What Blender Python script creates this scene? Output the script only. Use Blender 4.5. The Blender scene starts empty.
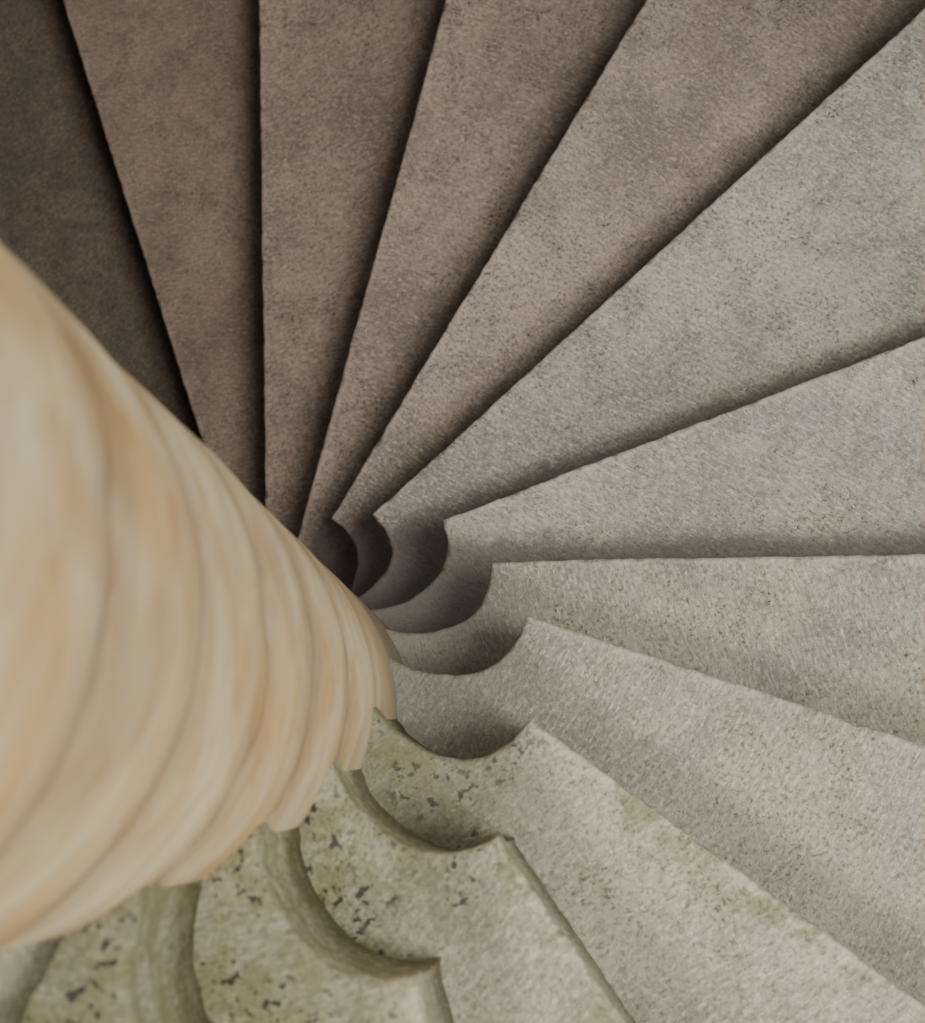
import bpy, bmesh, math, random
from mathutils import Vector, Euler, noise
random.seed(3)
H=0.17; D=0.31699; T0=-1.06353; RHO=0.299; RW=1.6
DT={0:.00146,1:-.00515,2:-.01443,3:.012,4:-.018,5:-.002,6:.070,7:.037,8:.0075,9:-.0104,10:-.122}
RS={3:1.02,4:.987,5:.993,6:.948}
EA={0:-.70,1:-.681,2:-.655,3:-.668,4:-.653,5:-.626,6:-.558,7:-.583,8:-.617,9:-.647,10:-.667}
KMIN,KMAX=-7,15
CA=Vector((-.0055,.0176,-.5)); CL=(.0223+.0060,.0092+.014)
scene=bpy.context.scene
def link(o,parent=None):
    scene.collection.objects.link(o)
    if parent: o.parent=parent
    return o
class NT:
    def __init__(s,name):
        s.m=bpy.data.materials.new(name); s.m.use_nodes=True; s.t=s.m.node_tree; s.n=s.t.nodes
        s.b=s.n["Principled BSDF"]; s.l=s.t.links
    def a(s,typ,**kw):
        n=s.n.new(typ)
        for k,v in kw.items(): setattr(n,k,v)
        return n
    def set(s,sock,v):
        if isinstance(v,bpy.types.NodeSocket): s.l.new(v,sock)
        else: sock.default_value=v
    def noise(s,vec,scale,detail=3,rough=.6,dist=0):
        n=s.a("ShaderNodeTexNoise"); s.set(n.inputs["Vector"],vec); n.inputs["Scale"].default_value=scale
        n.inputs["Detail"].default_value=detail; n.inputs["Roughness"].default_value=rough; n.inputs["Distortion"].default_value=dist
        return n.outputs["Fac"]
    def mr(s,v,a,b,c=0,d=1,smooth=True):
        n=s.a("ShaderNodeMapRange"); n.interpolation_type='SMOOTHSTEP' if smooth else 'LINEAR'
        s.set(n.inputs[0],v); n.inputs[1].default_value=a; n.inputs[2].default_value=b; n.inputs[3].default_value=c; n.inputs[4].default_value=d
        return n.outputs[0]
    def math(s,op,a,b=0,c=0):
        n=s.a("ShaderNodeMath",operation=op); s.set(n.inputs[0],a); s.set(n.inputs[1],b); s.set(n.inputs[2],c); return n.outputs[0]
    def mix(s,f,a,b,mode='MIX'):
        n=s.a("ShaderNodeMix",data_type='RGBA',blend_type=mode); s.set(n.inputs[0],f)
        for sk,v in ((n.inputs[6],a),(n.inputs[7],b)):
            if isinstance(v,(tuple,list)): v=tuple(v)+(1,) if len(v)==3 else v
            s.set(sk,v)
        return n.outputs[2]
    def mapping(s,vec,rot=(0,0,0),scale=(1,1,1),loc=(0,0,0)):
        n=s.a("ShaderNodeMapping"); s.set(n.inputs[0],vec); n.inputs[1].default_value=loc; n.inputs[2].default_value=rot; n.inputs[3].default_value=scale
        return n.outputs[0]
    def bump(s,h,strength,dist,normal=None):
        n=s.a("ShaderNodeBump"); n.inputs["Strength"].default_value=strength; n.inputs["Distance"].default_value=dist
        s.set(n.inputs["Height"],h)
        if normal is not None: s.set(n.inputs["Normal"],normal)
        return n.outputs[0]
def lin(c):
    return tuple(((v/255+.055)/1.055)**2.4 if v>10 else v/255/12.92 for v in c)
def sc(c,f): return tuple(min(1,v*f) for v in c)
def step_mat(k,base,green,ang,spots,warm):
    M=NT("sandstone_tread_%d"%(k-KMIN))
    co=M.a("ShaderNodeTexCoord").outputs["Object"]; uv=M.a("ShaderNodeUVMap",uv_map="UVMap").outputs[0]
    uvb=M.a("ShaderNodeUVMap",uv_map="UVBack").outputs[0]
    sx=M.a("ShaderNodeSeparateXYZ"); M.set(sx.inputs[0],uv); back=sx.outputs[1]
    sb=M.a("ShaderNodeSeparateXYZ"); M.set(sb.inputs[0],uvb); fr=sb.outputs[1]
    base=lin(base)
    co2=M.mapping(co,loc=(k*1.7,k*.9,0))
    big=M.noise(co2,4.5,5,.68); med=M.noise(co2,19,5,.78,.3); fine=M.noise(co,210,4,.85)
    mk=M.mapping(M.mapping(uv,rot=(0,0,ang)),scale=(75,260,1)); tool=M.noise(mk,1,4,.85,.3)
    c=M.mix(M.mr(big,.32,.68),sc(base,.68),sc(base,1.26))
    c=M.mix(M.mr(med,.42,.66,0,.7),c,sc(base,.60))
    if warm: c=M.mix(M.mr(med,.52,.35,0,.3),c,(base[0]*1.10,base[1]*.98,base[2]*.86))
    if green: c=M.mix(M.math('MULTIPLY',M.mr(M.math('ADD',big,M.mr(med,0,1,-.15,.15,False)),.40,.64),green),c,(base[0]*.84,base[1]*.90,base[2]*.66))
    c=M.mix(M.mr(tool,.5,.66,0,.68),c,sc(base,1.65))
    c=M.mix(M.mr(tool,.5,.36,0,.45),c,sc(base,.52))
    c=M.mix(M.mr(fine,.50,.64,0,.7),c,sc(base,.34))
    c=M.mix(M.mr(fine,.46,.34,0,.45),c,sc(base,1.6))
    pits=M.math('MULTIPLY',M.mr(fine,.55,.61),M.mr(M.math('MULTIPLY_ADD',big,.5,M.math('MULTIPLY',med,.6)),.545,.68))
    c=M.mix(M.math('MULTIPLY',pits,.85),c,(.035,.03,.025))
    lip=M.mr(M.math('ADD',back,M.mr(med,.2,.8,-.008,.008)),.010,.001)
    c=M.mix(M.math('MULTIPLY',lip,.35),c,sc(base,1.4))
    foot_shade=M.mr(M.math('ADD',fr,M.mr(med,.2,.8,-.015,.015)),.062,.03)  # riser shadow, with settled dirt, painted along the foot of the step above
    c=M.mix(M.math('MULTIPLY',foot_shade,.7 if k>=5 else .35),c,sc(base,.20))
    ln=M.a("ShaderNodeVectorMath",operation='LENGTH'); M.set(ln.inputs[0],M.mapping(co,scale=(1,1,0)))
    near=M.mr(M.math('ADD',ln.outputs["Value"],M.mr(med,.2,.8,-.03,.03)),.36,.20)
    if k>=2: c=M.mix(M.math('MULTIPLY',near,.62 if k>3 else .4),c,sc(base,.40))  # shade and dirt of the inner crescents put into the colour by the newel
    if spots:
        g=M.a("ShaderNodeNewGeometry"); sg=M.a("ShaderNodeSeparateXYZ"); M.set(sg.inputs[0],g.outputs["True Normal"])
        up=M.mr(sg.outputs[2],.5,.9)
        ms=M.math('MULTIPLY',M.mr(M.noise(co,125,2,.6),.585,.61),M.mr(M.noise(co,18,2,.5),.40,.54))
        ms=M.math('MULTIPLY',M.math('MULTIPLY',ms,up),M.mr(ln.outputs["Value"],.34,.28))
        yl=M.math('MULTIPLY',M.mr(med,.44,.60),M.mr(back,.045,.005))
        yl=M.math('MAXIMUM',yl,M.math('MULTIPLY',M.math('MULTIPLY',near,M.mr(med,.40,.58)),.95))
        c=M.mix(M.math('MULTIPLY',yl,.62*spots),c,(.27,.24,.10))
        c=M.mix(M.math('MULTIPLY',ms,.85*spots),c,(.045,.038,.045))
    M.set(M.b.inputs["Base Color"],c); M.b.inputs["Roughness"].default_value=.95
    M.b.inputs["Specular IOR Level"].default_value=.15
    h=M.math('MULTIPLY_ADD',tool,.6,M.math('MULTIPLY_ADD',fine,-.9,M.math('MULTIPLY',med,1.2)))
    M.set(M.b.inputs["Normal"],M.bump(h,1.0,.005))
    return M.m
SC=[(0.120,.050),(0.150,.028),(0.168,.010),(0.180,-.003),(0.200,-.015),(0.227,-.0245),(0.255,-.0255),(0.280,-.016),(0.2915,-.0065),(0.299,0)]
def catmull(P,n):
    out=[]
    for i in range(len(P)-1):
        p0=P[max(i-1,0)];p1=P[i];p2=P[i+1];p3=P[min(i+2,len(P)-1)]
        for j in range(n):
            t=j/n
            out.append(tuple(.5*((2*p1[a])+(-p0[a]+p2[a])*t+(2*p0[a]-5*p1[a]+4*p2[a]-p3[a])*t*t+(-p0[a]+3*p1[a]-3*p2[a]+p3[a])*t**3) for a in (0,1)))
    out.append(P[-1]); return out
def front(k):
    t=T0+k*D+DT.get(k,0); dep={1:1.0,2:1.25,3:1.25,4:1.2,5:1.2,6:1.3,7:1.2}.get(k,1.0); rs=RS.get(k,1)
    pts=catmull([(.17+(x-.17)*(.299*rs-.17)/.129,(y*dep if y<0 else y)) for x,y in SC],6)
    c,s=math.cos(t),math.sin(t)
    W=[Vector((x*c-y*s,x*s+y*c)) for x,y in pts]
    a=T0+k*D+EA.get(k,-.655); dv=Vector((math.cos(a),math.sin(a))); tip=W[-1]
    L=.004
    while True:
        p=tip+dv*L; W.append(p)
        if p.length>RW-.01: break
        L+=.0045 if L<.03 else (.006 if L<1.1 else .02)
    return W,tip,dv,t
def normals(W):
    N=[]
    for i in range(len(W)):
        a=W[max(i-1,0)]; b=W[min(i+1,len(W)-1)]; d=(b-a).normalized(); N.append(Vector((-d.y,d.x)))
    S=[]
    for i in range(len(W)):
        v=Vector((0,0))
        for j in range(max(0,i-6),min(len(W),i+7)):
            g=1-((W[i]-W[j]).length/.013)
            if g>0: v+=N[j]*g
        S.append(v.normalized())
    return S
stair=bpy.data.objects.new("spiral_staircase",None); link(stair)
BASE={-1:(202,193,164),0:(208,199,170),1:(216,207,180),2:(214,206,182),3:(206,200,180),4:(200,194,176),5:(204,195,180),6:(196,184,170),7:(184,169,154),8:(170,154,139),9:(158,141,126),10:(140,124,109),11:(106,94,82)}  # stone tones; lowest steps darkened to paint in the stairwell's fading light
for k in range(KMIN,KMAX):
    W,tip,dv,_=front(k); N=normals(W); z0=-k*H
    Wb,tb,db,tt=front(k-1)
    uc=.020 if k>=4 else .006
    PROF=[(.0048,0),(.0024,.0009),(.0010,.0028),(.0002,.0055),(0,.010),(.0005,.035),(.002,.05),(uc*.8,.062),(uc,.09),(uc,H-.0003)]
    bm=bmesh.new(); rings=[]
    for ins,dz in PROF:
        ring=[]
        for i,(w,n) in enumerate(zip(W,N)):
            q=Vector((w.x,w.y,z0-dz*.3))
            e=noise.noise(q*45+Vector((0,0,k*3)))*.0011+noise.noise(q*150)*.0011+noise.noise(q*6+Vector((k,0,0)))*.0012
            chip=max(0,noise.noise(q*80+Vector((9,k,0)))-.2)*.007 if dz<.005 else 0
            p=w-n*(ins+chip)+n*e
            ring.append(bm.verts.new((p.x,p.y,z0-dz)))
        rings.append(ring)
    back=[]; c,s=math.cos(tt),math.sin(tt)
    for x,y in ((.10,.02),(.14,-.02),(.18,-.055),(.23,-.085)): back.append((x*c-y*s,x*s+y*c))
    nb=Vector((-db.y,db.x)); L=.03
    while True:
        p=tb+db*L-nb*.075; back.append((p.x,p.y))
        if p.length>RW-.01: break
        L+=.05
    bt=[bm.verts.new((x,y,z0)) for x,y in back]; bb=[bm.verts.new((x,y,z0-H+.0003)) for x,y in back]
    a0=math.atan2(rings[0][-1].co.y,rings[0][-1].co.x); a1=math.atan2(back[-1][1],back[-1][0])
    while a1>a0: a1-=2*math.pi
    arc=[a0+(a1-a0)*j/8 for j in range(1,8)]; RR=RW-.005
    at=[bm.verts.new((RR*math.cos(a),RR*math.sin(a),z0)) for a in arc]; ab=[bm.verts.new((RR*math.cos(a),RR*math.sin(a),z0-H+.0003)) for a in arc]
    bm.faces.new((rings[0]+at+bt[::-1])[::-1]); bm.faces.new(rings[-1]+ab+bb[::-1])
    for r0,r1 in zip(rings,rings[1:]):
        for i in range(len(r0)-1):
            f=bm.faces.new((r0[i],r0[i+1],r1[i+1],r1[i])); f.smooth=True
    to=[rings[0][-1]]+at+[bt[-1]]; bo=[rings[-1][-1]]+ab+[bb[-1]]
    for i in range(len(to)-1): bm.faces.new((to[i],to[i+1],bo[i+1],bo[i]))
    for i in range(len(bt)-1): bm.faces.new((bt[i],bb[i],bb[i+1],bt[i+1]))
    bmesh.ops.recalc_face_normals(bm,faces=bm.faces)
    uvl=bm.loops.layers.uv.new("UVMap"); uv2=bm.loops.layers.uv.new("UVBack"); nd=Vector((-dv.y,dv.x))
    for f in bm.faces:
        for l in f.loops:
            v2=Vector((l.vert.co.x,l.vert.co.y)); p=v2-tip
            l[uvl].uv=(p.dot(dv),-p.dot(nd)+(l.vert.co.z-z0)*-1)
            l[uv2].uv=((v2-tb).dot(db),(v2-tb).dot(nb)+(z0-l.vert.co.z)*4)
    me=bpy.data.meshes.new("step_%d"%(k-KMIN+1)); bm.to_mesh(me); bm.free()
    o=bpy.data.objects.new("step_%d"%(k-KMIN+1),me); link(o,stair)
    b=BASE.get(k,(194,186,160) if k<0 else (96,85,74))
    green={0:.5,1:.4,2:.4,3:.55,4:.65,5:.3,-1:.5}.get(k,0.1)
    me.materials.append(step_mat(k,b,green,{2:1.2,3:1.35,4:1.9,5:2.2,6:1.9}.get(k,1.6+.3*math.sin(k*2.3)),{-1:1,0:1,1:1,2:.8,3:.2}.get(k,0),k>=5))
# newel
M=NT("newel_sandstone"); co=M.a("ShaderNodeTexCoord").outputs["Object"]
sq=M.mapping(co,scale=(1,1,1.3)); big=M.noise(sq,5,3,.55,.8); med=M.noise(sq,15,4,.6,.6)
c=M.mix(M.mr(big,.36,.66),lin((214,196,160)),lin((200,168,116)))
c=M.mix(M.mr(M.noise(M.mapping(co,scale=(1,1,2),loc=(4,2,1)),5,3,.6,.6),.46,.7,0,.6),c,lin((164,152,126)))
c=M.mix(M.mr(med,.42,.75,0,.6),c,lin((168,132,84)))
sx=M.a("ShaderNodeSeparateXYZ"); M.set(sx.inputs[0],co); z_=sx.outputs[2]
zz=M.math('ADD',z_,M.mr(big,0,1,-.04,.04,False))
fr=M.math('FRACT',M.math('DIVIDE',M.math('ADD',zz,10*H+.03),H)); dj=M.math('ABSOLUTE',M.math('SUBTRACT',fr,.5))
c=M.mix(M.mr(dj,.22,.495,0,.45),c,lin((140,116,86)))
c=M.mix(M.mr(dj,.465,.495,0,.45),c,lin((100,84,66)))
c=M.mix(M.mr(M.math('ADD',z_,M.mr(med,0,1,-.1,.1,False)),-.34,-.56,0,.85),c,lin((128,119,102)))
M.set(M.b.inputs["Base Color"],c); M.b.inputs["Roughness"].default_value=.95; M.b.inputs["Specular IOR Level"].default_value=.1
M.set(M.b.inputs["Normal"],M.bump(med,.5,.006))
bm=bmesh.new(); prev=None; NS=96; zs=[]
for j in range(-KMAX-1,14):
    for dz in (-.012,-.006,-.003,0,.003,.006,.012,.03,.06,.085,.11,.14): zs.append((j*H-.03+dz,j,dz))
zs.sort()
for zv,j,dz in zs:
    g=.0010*math.exp(-(dz/.006)**2)+.0010*((min(abs(dz),abs(H-dz))-.085)/.085)**2
    cx=CA.x+CL[0]*(zv-CA.z); cy=CA.y+CL[1]*(zv-CA.z); CR=.174+.010*(zv+.6)/1.1+.001
    ring=[]
    for i in range(NS):
        a=2*math.pi*i/NS; r=CR-g+.002*noise.noise(Vector((math.cos(a)*2,math.sin(a)*2,zv*5)))
        ring.append(bm.verts.new((cx+r*math.cos(a),cy+r*math.sin(a),zv)))
    if prev:
        for i in range(NS):
            f=bm.faces.new((prev[i],prev[(i+1)%NS],ring[(i+1)%NS],ring[i])); f.smooth=True
    else: bm.faces.new(ring[::-1])
    prev=ring
bm.faces.new(prev)
me=bpy.data.meshes.new("newel_column"); bm.to_mesh(me); bm.free(); me.materials.append(M.m)
link(bpy.data.objects.new("newel_column",me))
# shell
def simple(name,c1,c2):
    M=NT(name); co=M.a("ShaderNodeTexCoord").outputs["Object"]
    n=M.noise(co,5,5,.7)
    c=M.mix(M.mr(n,.3,.7),lin(c1),lin(c2)); M.set(M.b.inputs["Base Color"],c); M.b.inputs["Roughness"].default_value=.95
    M.set(M.b.inputs["Normal"],M.bump(n,.5,.02)); return M.m
def ringwall(name,a0,a1,z0,z1,mat):
    bm=bmesh.new(); n=48; cols=[]
    for i in range(n+1):
        a=a0+(a1-a0)*i/n
        cols.append([bm.verts.new((r*math.cos(a),r*math.sin(a),z)) for r,z in ((RW,z0),(RW+.3,z0),(RW+.3,z1),(RW,z1))])
    for i in range(n):
        for j in range(4): bm.faces.new((cols[i][j],cols[i+1][j],cols[i+1][(j+1)%4],cols[i][(j+1)%4]))
    bm.faces.new(cols[0]); bm.faces.new(cols[-1][::-1]); bmesh.ops.recalc_face_normals(bm,faces=bm.faces)
    me=bpy.data.meshes.new(name); bm.to_mesh(me); bm.free(); me.materials.append(mat); return link(bpy.data.objects.new(name,me))
wm=simple("wall_stone",(180,170,152),(150,140,122))
ZF=-(KMAX-1)*H-H
ringwall("wall_outer",math.radians(5),math.radians(240),ZF,1.2,wm)
ringwall("wall_parapet",math.radians(240),math.radians(365),ZF,-.45,wm)
bm=bmesh.new(); bmesh.ops.create_circle(bm,cap_ends=True,segments=96,radius=RW+.3); bmesh.ops.translate(bm,vec=(0,0,ZF),verts=bm.verts)
me=bpy.data.meshes.new("floor"); bm.to_mesh(me); bm.free(); me.materials.append(simple("floor_stone",(150,136,116),(120,106,90))); link(bpy.data.objects.new("floor",me))
# light
w=bpy.data.worlds.new("sky"); scene.world=w; w.use_nodes=True
w.node_tree.nodes["Background"].inputs[0].default_value=(.97,.985,1,1); w.node_tree.nodes["Background"].inputs[1].default_value=1.1
su=bpy.data.lights.new("sun","SUN"); su.energy=2.5; su.angle=math.radians(17); su.color=(1,.98,.95)
so=link(bpy.data.objects.new("sun",su)); az=-.70; el=math.radians(66)
d=Vector((math.cos(az)*math.cos(el),math.sin(az)*math.cos(el),math.sin(el))); so.rotation_euler=d.to_track_quat('Z','Y').to_euler(); so.location=d*8
# camera
cam=bpy.data.cameras.new("camera"); co_=link(bpy.data.objects.new("camera",cam)); scene.camera=co_
co_.location=(.34036,-.21165,1.17916); co_.rotation_euler=Euler((.14360,.10258,-.45631))
cam.sensor_width=36; cam.sensor_fit='AUTO'; cam.lens=1800/1023*36; cam.clip_start=.02
cam.dof.use_dof=True; cam.dof.focus_distance=1.95; cam.dof.aperture_fstop=8
